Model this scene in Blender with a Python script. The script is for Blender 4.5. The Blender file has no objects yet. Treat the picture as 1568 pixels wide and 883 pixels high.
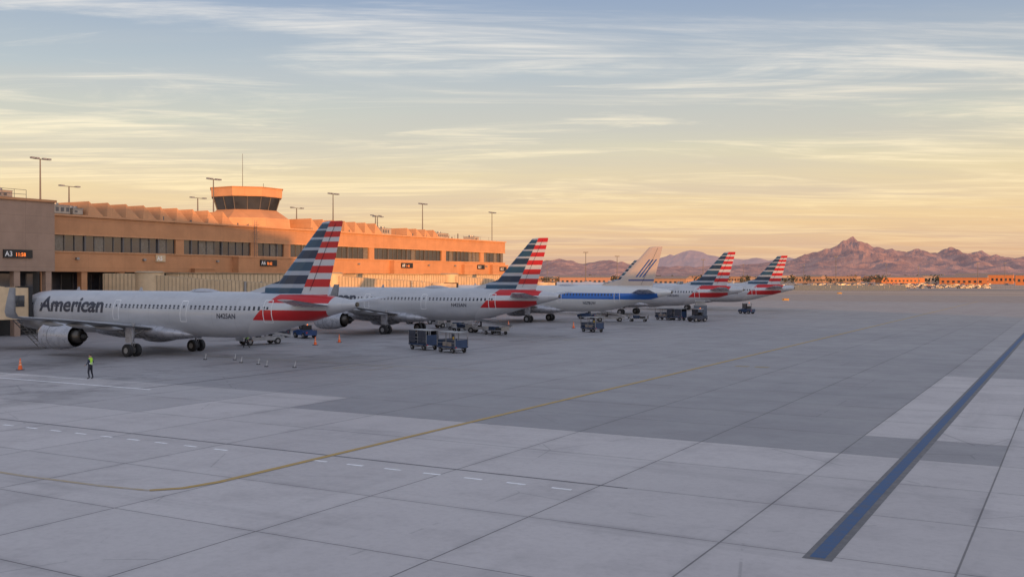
import bpy, bmesh, math, random
from mathutils import Vector, Matrix, noise
random.seed(7)
sc = bpy.context.scene
YAW = math.radians(29.35)
CY, SY = math.cos(YAW), math.sin(YAW)
def C(X, Z):            # surveyor frame (east-ish, north-ish) -> apron frame
    return (CY*X - SY*Z, SY*X + CY*Z)
# ------------------------------------------------------------------ node helpers
class NT:
    def __init__(s, nt): s.nt = nt
    def n(s, t, **k):
        nd = s.nt.nodes.new(t)
        for a, b in k.items(): setattr(nd, a, b)
        return nd
    def lk(s, a, b): s.nt.links.new(a, b)
    def put(s, sock, v):
        if v is None: return
        if isinstance(v, bpy.types.NodeSocket): s.lk(v, sock)
        else: sock.default_value = v
    def m(s, op, a, b=None, c=None, clamp=False):
        nd = s.n('ShaderNodeMath', operation=op); nd.use_clamp = clamp
        s.put(nd.inputs[0], a); s.put(nd.inputs[1], b); s.put(nd.inputs[2], c)
        return nd.outputs[0]
    def mix(s, f, a, b, bt='MIX'):
        nd = s.n('ShaderNodeMix', data_type='RGBA', blend_type=bt)
        s.put(nd.inputs['Factor'], f)
        A = [i for i in nd.inputs if i.type == 'RGBA']
        s.put(A[0], a if isinstance(a, bpy.types.NodeSocket) else (*a, 1)[:4])
        s.put(A[1], b if isinstance(b, bpy.types.NodeSocket) else (*b, 1)[:4])
        return [o for o in nd.outputs if o.type == 'RGBA'][0]
    def sm(s, v, lo, hi, a=0., b=1.):
        nd = s.n('ShaderNodeMapRange', interpolation_type='SMOOTHSTEP')
        s.put(nd.inputs[0], v); nd.inputs[1].default_value = lo; nd.inputs[2].default_value = hi
        nd.inputs[3].default_value = a; nd.inputs[4].default_value = b
        return nd.outputs[0]
    def noise(s, vec, scale, detail=4, rough=.55, dist=0.):
        nd = s.n('ShaderNodeTexNoise'); s.put(nd.inputs['Vector'], vec)
        nd.inputs['Scale'].default_value = scale; nd.inputs['Detail'].default_value = detail
        nd.inputs['Roughness'].default_value = rough; nd.inputs['Distortion'].default_value = dist
        return nd.outputs['Fac']
    def mapping(s, vec, scale=(1,1,1), rot=(0,0,0), loc=(0,0,0)):
        nd = s.n('ShaderNodeMapping'); s.put(nd.inputs[0], vec)
        nd.inputs['Scale'].default_value = scale; nd.inputs['Rotation'].default_value = rot
        nd.inputs['Location'].default_value = loc
        return nd.outputs[0]
    def ramp(s, f, stops, mode='LINEAR'):
        nd = s.n('ShaderNodeValToRGB'); cr = nd.color_ramp; cr.interpolation = mode
        s.put(nd.inputs[0], f)
        while len(cr.elements) < len(stops): cr.elements.new(.5)
        for e, (p, c) in zip(cr.elements, stops):
            e.position = p; e.color = (*c, 1)
        return nd.outputs[0]
def newmat(name):
    m = bpy.data.materials.new(name); m.use_nodes = True
    t = NT(m.node_tree); b = m.node_tree.nodes['Principled BSDF']
    return m, t, b
def mat(name, col, rough=.6, metal=0., var=.12, nscale=1.5, bump=0., bscale=20., spec=.5, emis=None, es=0.):
    m, t, b = newmat(name)
    tc = t.n('ShaderNodeTexCoord').outputs['Object']
    nz = t.noise(tc, nscale, 5, .6)
    f = t.sm(nz, .3, .7, 1-var, 1+var)
    hs = t.n('ShaderNodeHueSaturation'); hs.inputs['Color'].default_value = (*col, 1)
    t.put(hs.inputs['Value'], f)
    t.lk(hs.outputs[0], b.inputs['Base Color'])
    t.put(b.inputs['Roughness'], t.sm(nz, .3, .7, max(rough-.08, .02), min(rough+.08, 1)))
    b.inputs['Metallic'].default_value = metal
    b.inputs['Specular IOR Level'].default_value = spec
    if bump:
        bp = t.n('ShaderNodeBump'); bp.inputs['Strength'].default_value = bump; bp.inputs['Distance'].default_value = .02
        t.put(bp.inputs['Height'], t.noise(tc, bscale, 3)); t.lk(bp.outputs[0], b.inputs['Normal'])
    if emis:
        b.inputs['Emission Color'].default_value = (*emis, 1); b.inputs['Emission Strength'].default_value = es
    return m
# ------------------------------------------------------------------ mesh builder
class MB:
    def __init__(s): s.v = []; s.f = []; s.m = []; s.sm = []; s.M = Matrix.Identity(4)
    def add(s, vs, fs, mi=0, smooth=False):
        o = len(s.v); s.v += [tuple(s.M @ Vector(p)) for p in vs]
        for f in fs: s.f.append([o+i for i in f]); s.m.append(mi); s.sm.append(smooth)
    def box(s, x0, x1, y0, y1, z0, z1, mi=0):
        s.add([(x0,y0,z0),(x1,y0,z0),(x1,y1,z0),(x0,y1,z0),(x0,y0,z1),(x1,y0,z1),(x1,y1,z1),(x0,y1,z1)],
              [(0,3,2,1),(4,5,6,7),(0,1,5,4),(1,2,6,5),(2,3,7,6),(3,0,4,7)], mi)
    def loft(s, rings, mi=0, cap=True, smooth=True, closed=True):
        n = len(rings[0]); vs = [p for r in rings for p in r]; fs = []
        for i in range(len(rings)-1):
            for j in range(n if closed else n-1):
                k = (j+1) % n
                fs.append((i*n+j, i*n+k, (i+1)*n+k, (i+1)*n+j))
        s.add(vs, fs, mi, smooth)
        if cap:
            s.add(rings[0], [tuple(range(n))[::-1]], mi); s.add(rings[-1], [tuple(range(n))], mi)
    def cyl(s, p0, p1, r0, r1=None, mi=0, seg=12, cap=True, smooth=True):
        r1 = r0 if r1 is None else r1
        p0, p1 = Vector(p0), Vector(p1); d = (p1-p0).normalized()
        a = d.orthogonal().normalized(); b = d.cross(a)
        R = []
        for p, r in ((p0, r0), (p1, r1)):
            R.append([tuple(p+a*r*math.cos(2*math.pi*i/seg)+b*r*math.sin(2*math.pi*i/seg)) for i in range(seg)])
        s.loft(R, mi, cap, smooth)
    def revolve(s, prof, origin, axis='x', mi=0, seg=28, cap=False):
        R = []
        for (d, r) in prof:
            R.append([(origin[0]+d, origin[1]+r*math.cos(2*math.pi*i/seg), origin[2]+r*math.sin(2*math.pi*i/seg)) for i in range(seg)])
        s.loft(R, mi, cap, True)
    def quad(s, a, b, c, d, mi=0): s.add([a,b,c,d], [(0,1,2,3)], mi)
    def mesh(s, name, mats):
        me = bpy.data.meshes.new(name); me.from_pydata(s.v, [], s.f)
        for m in mats: me.materials.append(m)
        for p, mi, q in zip(me.polygons, s.m, s.sm): p.material_index = mi; p.use_smooth = q
        bm = bmesh.new(); bm.from_mesh(me)
        bmesh.ops.recalc_face_normals(bm, faces=bm.faces); bm.to_mesh(me); bm.free()
        me.update(); return me
def obj(name, me, loc=(0,0,0), rz=0., parent=None):
    o = bpy.data.objects.new(name, me); sc.collection.objects.link(o)
    o.location = loc; o.rotation_euler = (0, 0, rz)
    if parent: o.parent = parent
    return o
def empty(name, loc=(0,0,0), rz=0.):
    o = obj(name, None, loc, rz); o.empty_display_size = .5; return o
def text_mesh(body, size, bold=0., cuts=0):
    cu = bpy.data.curves.new('t', 'FONT'); cu.body = body; cu.size = size; cu.offset = bold
    cu.align_x = 'LEFT'; cu.resolution_u = 4
    o = bpy.data.objects.new('t', cu); sc.collection.objects.link(o)
    dg = bpy.context.evaluated_depsgraph_get()
    me = bpy.data.meshes.new_from_object(o.evaluated_get(dg))
    bpy.data.objects.remove(o)
    if cuts:
        bm = bmesh.new(); bm.from_mesh(me)
        y0 = min(v.co.y for v in bm.verts); y1 = max(v.co.y for v in bm.verts)
        for i in range(1, cuts):
            y = y0+(y1-y0)*i/cuts
            bmesh.ops.bisect_plane(bm, geom=bm.verts[:]+bm.edges[:]+bm.faces[:], plane_co=(0,y,0), plane_no=(0,1,0))
        bm.to_mesh(me); bm.free()
    return me
# ------------------------------------------------------------------ materials
M_dark = mat('dark_rubber', (.022,.022,.025), .7)
M_steel = mat('galvanised_steel', (.30,.30,.31), .45, .6)
M_pole = mat('painted_pole', (.12,.11,.11), .5)
M_white = mat('white_paint', (.62,.62,.62), .4)
M_glass = mat('dark_glass', (.035,.04,.05), .06, 0, .3, .25, spec=.9)
M_orange = mat('cone_orange', (.85,.13,.02), .5)
M_refl = mat('reflective_white', (.8,.8,.8), .4)
M_blue = mat('cart_blue', (.025,.05,.11), .5)
M_curtain = mat('cart_curtain', (.045,.05,.07), .8)
M_alu = mat('aluminium', (.45,.45,.47), .35, .7)
M_yel = mat('safety_yellow', (.65,.40,.04), .5)
M_led = mat('led_orange', (.6,.15,.02), .5, emis=(1,.2,.03), es=1.3)
M_black = mat('sign_black', (.015,.015,.017), .5)
M_red = mat('taillight_red', (.5,.02,.02), .4)
def stucco(name, col, dark=.88):
    m, t, b = newmat(name)
    tc = t.n('ShaderNodeTexCoord').outputs['Object']
    sp = t.n('ShaderNodeSeparateXYZ'); t.lk(tc, sp.inputs[0])
    def joint(v, p, w=.03):
        f = t.m('FRACT', t.m('ADD', t.m('DIVIDE', v, p), .5))
        return t.sm(t.m('MULTIPLY', t.m('ABSOLUTE', t.m('SUBTRACT', f, .5)), p), w*.5, w, 1, 0)
    j = t.m('MAXIMUM', joint(sp.outputs[1], 6.0), joint(sp.outputs[2], 2.1))
    n1 = t.noise(tc, .35, 6, .65); n2 = t.noise(t.mapping(tc, (1,1,.12)), 1.2, 5, .6)
    c = t.mix(t.sm(n1, .3, .7), tuple(x*dark for x in col), tuple(min(1, x*1.07) for x in col))
    c = t.mix(t.sm(n2, .5, .75, 0, .30), c, tuple(x*.75 for x in col))
    c = t.mix(t.m('MULTIPLY', j, .45), c, tuple(x*.5 for x in col))
    t.lk(c, b.inputs['Base Color']); b.inputs['Roughness'].default_value = .85
    bp = t.n('ShaderNodeBump'); bp.inputs['Strength'].default_value = .3; bp.inputs['Distance'].default_value = .03
    t.put(bp.inputs['Height'], t.noise(tc, 9, 4)); t.lk(bp.outputs[0], b.inputs['Normal'])
    return m
M_stucco = stucco('terminal_stucco', (.50,.245,.12))
M_stucco2 = stucco('terminal_stucco_fascia', (.56,.29,.15))
M_stucco_shade = stucco('near_block_shade_stucco', (.33,.225,.17))  # darker, browner copy: the near block's shade is painted into the stucco
M_bridge = mat('jet_bridge_beige', (.58,.43,.27), .55, 0, .1, .8)
M_bridge2 = mat('jet_bridge_rib', (.38,.29,.19), .6)
M_roof = mat('roof_membrane', (.4,.33,.27), .8)
# ------------------------------------------------------------------ world + sun
AZ = math.radians(32); EL = math.radians(3.5)
sunv = Vector((math.cos(AZ)*math.cos(EL), -math.sin(AZ)*math.cos(EL), math.sin(EL)))
w = bpy.data.worlds.new('World'); sc.world = w; w.use_nodes = True
t = NT(w.node_tree); w.node_tree.nodes.clear()
out = t.n('ShaderNodeOutputWorld')
sky = t.n('ShaderNodeTexSky', sky_type='NISHITA'); sky.sun_disc = False
sky.sun_elevation = EL; sky.sun_rotation = math.atan2(sunv.x, sunv.y); sky.dust_density = 2.0
bg1 = t.n('ShaderNodeBackground'); t.lk(sky.outputs[0], bg1.inputs[0]); bg1.inputs[1].default_value = .05
tc = t.n('ShaderNodeTexCoord').outputs['Generated']
sp = t.n('ShaderNodeSeparateXYZ'); t.lk(tc, sp.inputs[0])
zz = t.m('MAXIMUM', sp.outputs[2], 0.0)
grad = t.ramp(zz, [(0,(.66,.40,.28)),(.03,(.78,.50,.30)),(.06,(.84,.60,.35)),(.10,(.78,.63,.40)),(.145,(.58,.57,.48)),
                   (.19,(.42,.47,.52)),(.27,(.25,.32,.48)),(.45,(.29,.34,.47)),(1,(.28,.33,.45))])
iz = t.m('DIVIDE', 1.0, t.m('ADD', zz, .05))
px = t.m('MULTIPLY', sp.outputs[0], iz); py = t.m('MULTIPLY', sp.outputs[1], iz)
cv = t.n('ShaderNodeCombineXYZ'); t.lk(px, cv.inputs[0]); t.lk(py, cv.inputs[1])
q1 = t.mapping(cv.outputs[0], (1,1,1), (0,0,-YAW))
p1 = t.mapping(q1, (.40,1.1,1), (0,0,math.radians(16)), (3.1,1.2,0))
n1 = t.noise(p1, .95, 8, .6, .8)
p2 = t.mapping(q1, (.22,.8,1), (0,0,math.radians(-6)), (9.1,4.7,0))
n2 = t.noise(p2, .6, 7, .6, .6)
p3 = t.mapping(q1, (.7,5,1), (0,0,math.radians(24)), (2,8,0))
n3 = t.noise(p3, 1.3, 7, .65, .8)
p4 = t.mapping(q1, (.55,1.3,1), (0,0,math.radians(-18)), (14,2,0))
n4 = t.noise(p4, 1.0, 7, .62, 1.1)
wisp = t.m('MULTIPLY', t.sm(n1, .47, .64), t.sm(n3, .34, .64, .15, 1))
wisp2 = t.m('MULTIPLY', t.sm(n4, .50, .66), t.sm(n3, .34, .66, .25, 1))
veil = t.sm(n2, .38, .64)
ccol = t.ramp(zz, [(0,(.85,.56,.36)),(.06,(1.0,.76,.44)),(.12,(1.0,.84,.58)),(.2,(.86,.79,.70)),(.3,(.72,.70,.74))])
vcol = t.ramp(zz, [(0,(.60,.40,.34)),(.06,(.66,.49,.38)),(.12,(.58,.52,.46)),(.2,(.45,.47,.51)),(.3,(.37,.41,.50))])
g = t.mix(t.m('MULTIPLY', veil, .65), grad, vcol)
g = t.mix(t.m('MULTIPLY', wisp, .80), g, ccol)
g = t.mix(t.m('MULTIPLY', wisp2, .72), g, ccol)
dt = t.n('ShaderNodeVectorMath', operation='DOT_PRODUCT'); t.lk(tc, dt.inputs[0]); dt.inputs[1].default_value = tuple(sunv)
br = t.sm(dt.outputs['Value'], -.2, 1, .95, 2.1)
bg2 = t.n('ShaderNodeBackground'); t.lk(g, bg2.inputs[0]); t.lk(br, bg2.inputs[1])
ad = t.n('ShaderNodeAddShader'); t.lk(bg1.outputs[0], ad.inputs[0]); t.lk(bg2.outputs[0], ad.inputs[1])
t.lk(ad.outputs[0], out.inputs[0])
sl = bpy.data.lights.new('sun', 'SUN'); sl.energy = 5.0; sl.angle = math.radians(.6); sl.color = (1,.44,.12)
so = bpy.data.objects.new('sun', sl); sc.collection.objects.link(so)
so.rotation_euler = (-sunv).to_track_quat('-Z','Y').to_euler(); so.location = (60,-60,60)
# ------------------------------------------------------------------ ground
m, t, b = newmat('apron_concrete')
tc = t.n('ShaderNodeTexCoord').outputs['Object']
sp = t.n('ShaderNodeSeparateXYZ'); t.lk(tc, sp.inputs[0]); gx, gy = sp.outputs[0], sp.outputs[1]
ax = t.m('DIVIDE', t.m('ADD', gx, 14.2), 5.85); ay = t.m('DIVIDE', t.m('SUBTRACT', gy, 31.5), 5.25)
def jl(a, p, w0, w1):
    f = t.m('FRACT', t.m('ADD', a, .5))
    return t.sm(t.m('MULTIPLY', t.m('ABSOLUTE', t.m('SUBTRACT', f, .5)), p), w0, w1, 1, 0)
jt = t.m('MAXIMUM', jl(ax, 5.85, .015, .04), jl(ay, 5.25, .012, .032))
jsoft = t.m('MAXIMUM', jl(ax, 5.85, .02, .40), jl(ay, 5.25, .02, .30))
cid = t.n('ShaderNodeCombineXYZ'); t.lk(t.m('FLOOR', ax), cid.inputs[0]); t.lk(t.m('FLOOR', ay), cid.inputs[1])
wn = t.n('ShaderNodeTexWhiteNoise', noise_dimensions='2D'); t.lk(cid.outputs[0], wn.inputs['Vector'])
def rng(v, lo, hi, e=.05): return t.m('MULTIPLY', t.sm(v, lo-e, lo+e), t.sm(v, hi-e, hi+e, 1, 0))
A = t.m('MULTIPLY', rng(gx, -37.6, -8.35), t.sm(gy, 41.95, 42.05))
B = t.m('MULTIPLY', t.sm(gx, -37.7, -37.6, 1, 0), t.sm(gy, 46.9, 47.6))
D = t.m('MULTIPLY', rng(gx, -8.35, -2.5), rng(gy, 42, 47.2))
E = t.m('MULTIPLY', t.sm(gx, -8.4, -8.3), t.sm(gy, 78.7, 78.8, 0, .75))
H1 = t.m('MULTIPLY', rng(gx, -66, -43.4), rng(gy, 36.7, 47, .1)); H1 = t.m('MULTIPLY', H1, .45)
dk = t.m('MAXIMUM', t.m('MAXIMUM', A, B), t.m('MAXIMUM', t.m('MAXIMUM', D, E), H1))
big = t.noise(tc, .035, 5, .6); med = t.noise(tc, .28, 7, .66); fine = t.noise(tc, 4, 5, .7); md2 = t.noise(tc, .9, 6, .7)
strk = t.noise(t.mapping(tc, (1,.06,1)), .5, 5, .6)
strk2 = t.noise(t.mapping(tc, (.05,1,1)), .6, 5, .6)
light = t.mix(t.sm(big, .3, .7), (.47,.43,.425), (.53,.49,.48))
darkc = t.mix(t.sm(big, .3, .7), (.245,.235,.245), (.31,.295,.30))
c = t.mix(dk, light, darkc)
c = t.mix(t.sm(wn.outputs['Value'], 0, 1, 0, .20), c, (.25,.23,.235))
c = t.mix(t.sm(med, .46, .76, 0, .32), c, (.23,.21,.215))
c = t.mix(t.sm(md2, .52, .78, 0, .18), c, (.20,.18,.185))
c = t.mix(t.sm(fine, .4, .8, 0, .22), c, (.2,.18,.185))
c = t.mix(t.sm(strk2, .52, .78, 0, .32), c, (.2,.185,.19))
c = t.mix(t.sm(strk, .54, .8, 0, .30), c, (.2,.185,.19))
c = t.mix(t.m('MULTIPLY', jsoft, t.sm(med, .4, .6, .03, .18)), c, (.17,.16,.165))
stn = t.m('MULTIPLY', t.sm(t.noise(tc, .16, 8, .7), .47, .68), rng(gx, -98, -52, 6))
c = t.mix(t.m('MULTIPLY', stn, .62), c, (.095,.088,.092))
c = t.mix(t.m('MULTIPLY', jt, .75), c, (.07,.066,.07))
crk = t.n('ShaderNodeTexVoronoi', feature='DISTANCE_TO_EDGE'); t.lk(tc, crk.inputs['Vector']); crk.inputs['Scale'].default_value = .09
c = t.mix(t.m('MULTIPLY', t.sm(crk.outputs[0], .001, .004, .3, 0), t.sm(med, .5, .55)), c, (.1,.1,.1))
fy = t.m('ADD', gy, t.m('MULTIPLY', t.m('SUBTRACT', big, .5), 20))
soil = t.mix(t.sm(t.noise(t.mapping(tc,(.15,1,1)), .03, 6), .35, .65), (.28,.19,.14), (.42,.30,.22))
c = t.mix(t.sm(fy, 100, 260, 0, .6), c, (.30,.25,.225))
c = t.mix(t.sm(fy, 300, 330), c, (.27,.21,.18))
c = t.mix(t.sm(fy, 430, 440), c, soil)
c = t.mix(rng(gy, 620, 665, 2), c, (.14,.12,.11))
t.lk(c, b.inputs['Base Color'])
t.put(b.inputs['Roughness'], t.sm(med, .3, .7, .55, .8))
bp = t.n('ShaderNodeBump'); bp.inputs['Strength'].default_value = .3; bp.inputs['Distance'].default_value = .02
t.put(bp.inputs['Height'], t.m('SUBTRACT', fine, t.m('MULTIPLY', jt, 1.5))); t.lk(bp.outputs[0], b.inputs['Normal'])
g = MB(); S = 14000
g.quad((-S,-S,0),(S,-S,0),(S,S,0),(-S,S,0))
obj('ground', g.mesh('ground', [m]))
# ------------------------------------------------------------------ markings
def paint(name, col, wear=.5, under=(.3,.28,.28)):
    m, t, b = newmat(name)
    tc = t.n('ShaderNodeTexCoord').outputs['Object']
    n = t.noise(tc, 2.5, 8, .7); n2 = t.noise(tc, .3, 4)
    f = t.m('MULTIPLY', t.sm(n, .42, .62), t.sm(n2, .3, .6, .4, 1))
    t.lk(t.mix(t.m('MULTIPLY', f, wear), col, under), b.inputs['Base Color'])
    b.inputs['Roughness'].default_value = .7
    return m
P_yel = paint('faded_yellow_paint', (.44,.28,.075), .55, (.29,.23,.17))
P_yel2 = paint('very_faded_yellow_paint', (.40,.31,.20), .8, (.40,.36,.33))
P_yel3 = paint('stand_yellow_paint', (.30,.23,.12), .8, (.24,.21,.19))
P_wht = paint('white_line_paint', (.85,.84,.84), .5, (.5,.47,.46))
P_blu = paint('blue_line_paint', (.030,.085,.20), .65, (.07,.085,.13))
P_blk = paint('black_border_paint', (.12,.115,.12), .6, (.20,.185,.19))
def strip(name, pts, wdt, mt, z=.004):
    g = MB(); L = []; R = []
    for i, p in enumerate(pts):
        a = Vector(pts[max(i-1,0)]); c_ = Vector(pts[min(i+1,len(pts)-1)]); d = (c_-a).normalized(); nn = Vector((-d.y,d.x))*wdt/2
        L.append((p[0]+nn.x,p[1]+nn.y,z)); R.append((p[0]-nn.x,p[1]-nn.y,z))
    for i in range(len(pts)-1): g.quad(R[i],R[i+1],L[i+1],L[i])
    return obj(name, g.mesh(name, [mt]))
strip('taxi_line_yellow', [(-26,330),(-26,200),(-26,100),(-26,60),(-26,30),(-26.0,25.5),(-26.3,24.1),(-27.0,23.3)], .30, P_yel, .012)
strip('taxi_line_yellow_faded', [(-27.0,23.3),(-29,23.0),(-33,22.8),(-60,22.8)], .2, P_yel2, .008)
strip('black_line_border', [(-5.7,25.8),(-5.7,330)], .74, P_blk, .004)
strip('blue_boundary_line', [(-5.73,26.0),(-5.73,330)], .38, P_blu, .008)
strip('pavement_seam', [(-110,31.45),(-13.2,31.45)], .12, P_blk, .004)
g = MB(); x = -96
while x < -14.2:
    if not (-30 < x < -27.5): g.quad((x,30.22,.004),(x+.75,30.22,.004),(x+.75,30.38,.004),(x,30.38,.004))
    x += 1.75
obj('dashed_white_line', g.mesh('dashed_white_line', [P_wht]))
strip('stand_white_line', [(-105,44.4),(-51.3,44.4)], .22, P_wht, .006)
strip('stand_white_edge_line', [(-105,46.6),(-60,46.6)], .12, P_wht, .006)
for k, s0 in enumerate((66,106.5,145,181.6,217)):
    g = MB()
    g.quad((-92,s0-.07,.006),(-40,s0-.07,.006),(-40,s0+.07,.006),(-92,s0+.07,.006))
    for q in (-51,-47.5): g.quad((q,s0-4.2,.0065),(q+.14,s0-4.2,.0065),(q+.14,s0-1,.0065),(q,s0-1,.0065))
    for q in (s0-4.2,s0-1): g.quad((-51,q,.007),(-47.4,q,.007),(-47.4,q+.14,.007),(-51,q+.14,.007))
    obj('stand_lead_in_line', g.mesh('stand_lead_in_line', [P_yel3]))
strip('service_road_line', [(-52.3,44.5),(-52.3,240)], .14, P_blk, .010)
for (x_, y_) in ((-24,79.4),(-22.4,79.4)): strip('taxi_marking_patch', [(x_,y_),(x_+1.1,y_)], .9, P_yel3, .006)
# ------------------------------------------------------------------ airliner
ST = [(0,3.32,3.28,.02),(.12,3.62,2.98,.30),(.4,3.88,2.72,.58),(1.0,4.25,2.36,.98),(1.8,4.60,2.08,1.33),(2.5,5.02,1.94,1.53),(3.2,5.38,1.86,1.68),
      (4.4,5.70,1.77,1.86),(6,5.86,1.73,1.965),(8,5.87,1.73,1.975),(14,5.87,1.73,1.975),(20,5.87,1.73,1.975),(26,5.87,1.73,1.975),(30,5.87,1.73,1.975),
      (32,5.87,1.80,1.96),(34,5.87,2.02,1.90),(36,5.86,2.42,1.78),(38,5.83,2.92,1.58),(40,5.74,3.44,1.25),(42,5.56,3.98,.85),(43.5,5.36,4.34,.52),(44.3,5.2,4.55,.33),(44.5,5.12,4.65,.24)]
def fus(d):
    for a, b2 in zip(ST, ST[1:]):
        if a[0] <= d <= b2[0]:
            f = (d-a[0])/(b2[0]-a[0]); return [a[i]+(b2[i]-a[i])*f for i in (1,2,3)]
    return ST[-1][1:]
def side_y(d, z, off=0.):
    tp, bt, wd = fus(d); zc = (tp+bt)/2; hh = (tp-bt)/2
    q = max(0., 1-((z-zc)/hh)**2); return -(wd*math.sqrt(q)+off)
def livery(kind):
    m, t, b = newmat('airliner_paint_'+kind)
    tc = t.n('ShaderNodeTexCoord').outputs['Object']
    sp = t.n('ShaderNodeSeparateXYZ'); t.lk(tc, sp.inputs[0]); x, y, z = sp.outputs
    n = t.noise(t.mapping(tc,(.3,.3,1)), 1.2, 5, .6)
    base = t.mix(t.sm(n, .3, .7), (.40,.415,.45), (.47,.485,.52))
    def jl2(v, p, w):
        f = t.m('FRACT', t.m('DIVIDE', v, p)); return t.m('LESS_THAN', f, w/p)
    base = t.mix(t.m('MULTIPLY', jl2(x, 2.67, .03), .35), base, (.22,.22,.24))
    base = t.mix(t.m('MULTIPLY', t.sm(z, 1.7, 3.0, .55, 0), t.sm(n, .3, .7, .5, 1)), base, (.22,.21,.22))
    zn = t.m('DIVIDE', z, 12.0)
    W = (.50,.51,.54); R = (.48,.010,.014); U = (.006,.025,.065); U2 = (.012,.06,.12)
    if kind == 'stripe':
        reds = [(3.45,4.35),(4.95,5.65),(6.3,6.95),(7.5,8.1),(8.6,9.15),(9.6,10.1),(10.5,10.95),(11.3,12)]
        st = [(0,W)]
        for a, c_ in reds: st += [(a/12,R),(c_/12,W)]
        red = t.ramp(zn, st[:-1], 'CONSTANT')
        blues = [(5.6,6.2),(6.55,7.3),(7.65,8.4),(8.7,9.4),(9.65,10.3),(10.5,11.05),(11.2,11.6)]
        st = [(0,W)]
        for i, (a, c_) in enumerate(blues): st += [(a/12, U if i % 2 else U2),(c_/12, (.30,.35,.43))]
        blu = t.ramp(zn, st, 'CONSTANT')
        bd = t.m('GREATER_THAN', x, t.m('ADD', 16.8, t.m('MULTIPLY', t.m('SUBTRACT', z, 5.8), .50)))
        finc = t.mix(bd, blu, red)
        onfin = t.m('GREATER_THAN', z, 5.75)
        edge = t.m('GREATER_THAN', x, t.m('ADD', 12.6, t.m('MULTIPLY', t.m('SUBTRACT', z, 3.4), 1.0)))
        e2 = t.m('MULTIPLY', edge, t.m('LESS_THAN', x, t.m('SUBTRACT', 20.4, t.m('MULTIPLY', t.m('SUBTRACT', 5.6, z), .4))))
        body = t.mix(e2, base, red)
        colr = t.mix(t.m('MULTIPLY', onfin, t.m('GREATER_THAN', x, 12.5)), body, finc)
    else:
        W = (.56,.57,.58)
        s1 = t.m('MULTIPLY', t.m('GREATER_THAN', z, 3.78), t.m('LESS_THAN', z, 4.72))
        s1 = t.m('MULTIPLY', s1, t.m('LESS_THAN', x, 20.5))
        body = t.mix(s1, W, (.015,.12,.45))
        q = t.m('SUBTRACT', z, t.m('MULTIPLY', t.m('SUBTRACT', x, 15), 1.25))
        f = t.m('FRACT', t.m('MULTIPLY', q, 1.5))
        s2 = t.m('MULTIPLY', t.m('LESS_THAN', f, .52), t.m('MULTIPLY', t.m('GREATER_THAN', q, 3.0), t.m('LESS_THAN', q, 5.0)))
        s2 = t.m('MULTIPLY', s2, t.m('GREATER_THAN', z, 7.2))
        finc = t.mix(t.m('MULTIPLY', s2, t.m('LESS_THAN', z, 9.9)), (.50,.42,.37), (.03,.09,.28))
        r2 = t.m('MULTIPLY', t.m('MULTIPLY', t.m('GREATER_THAN', z, 6.6), t.m('LESS_THAN', z, 6.85)), t.m('GREATER_THAN', x, 15.6))
        finc = t.mix(r2, finc, (.05,.08,.22))
        colr = t.mix(t.m('MULTIPLY', t.m('GREATER_THAN', z, 5.88), t.m('GREATER_THAN', x, 11)), body, finc)
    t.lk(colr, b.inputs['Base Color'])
    b.inputs['Roughness'].default_value = .34; b.inputs['Metallic'].default_value = .1
    b.inputs['Coat Weight'].default_value = .3; b.inputs['Coat Roughness'].default_value = .15
    return m
L_str, L_ret = livery('stripe'), livery('retro')
M_wing = mat('wing_grey', (.30,.31,.33), .4, .2)
M_nac = mat('nacelle_grey', (.38,.39,.43), .3, .2)
M_lip = mat('polished_lip', (.7,.7,.72), .15, 1)
M_exh = mat('exhaust_metal', (.10,.09,.08), .4, .8)
M_win = mat('cabin_window', (.04,.045,.06), .15)
M_doorl = mat('door_outline', (.70,.71,.73), .4)
M_let = mat('lettering_grey', (.035,.04,.06), .4)
X0 = -22.0
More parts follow.
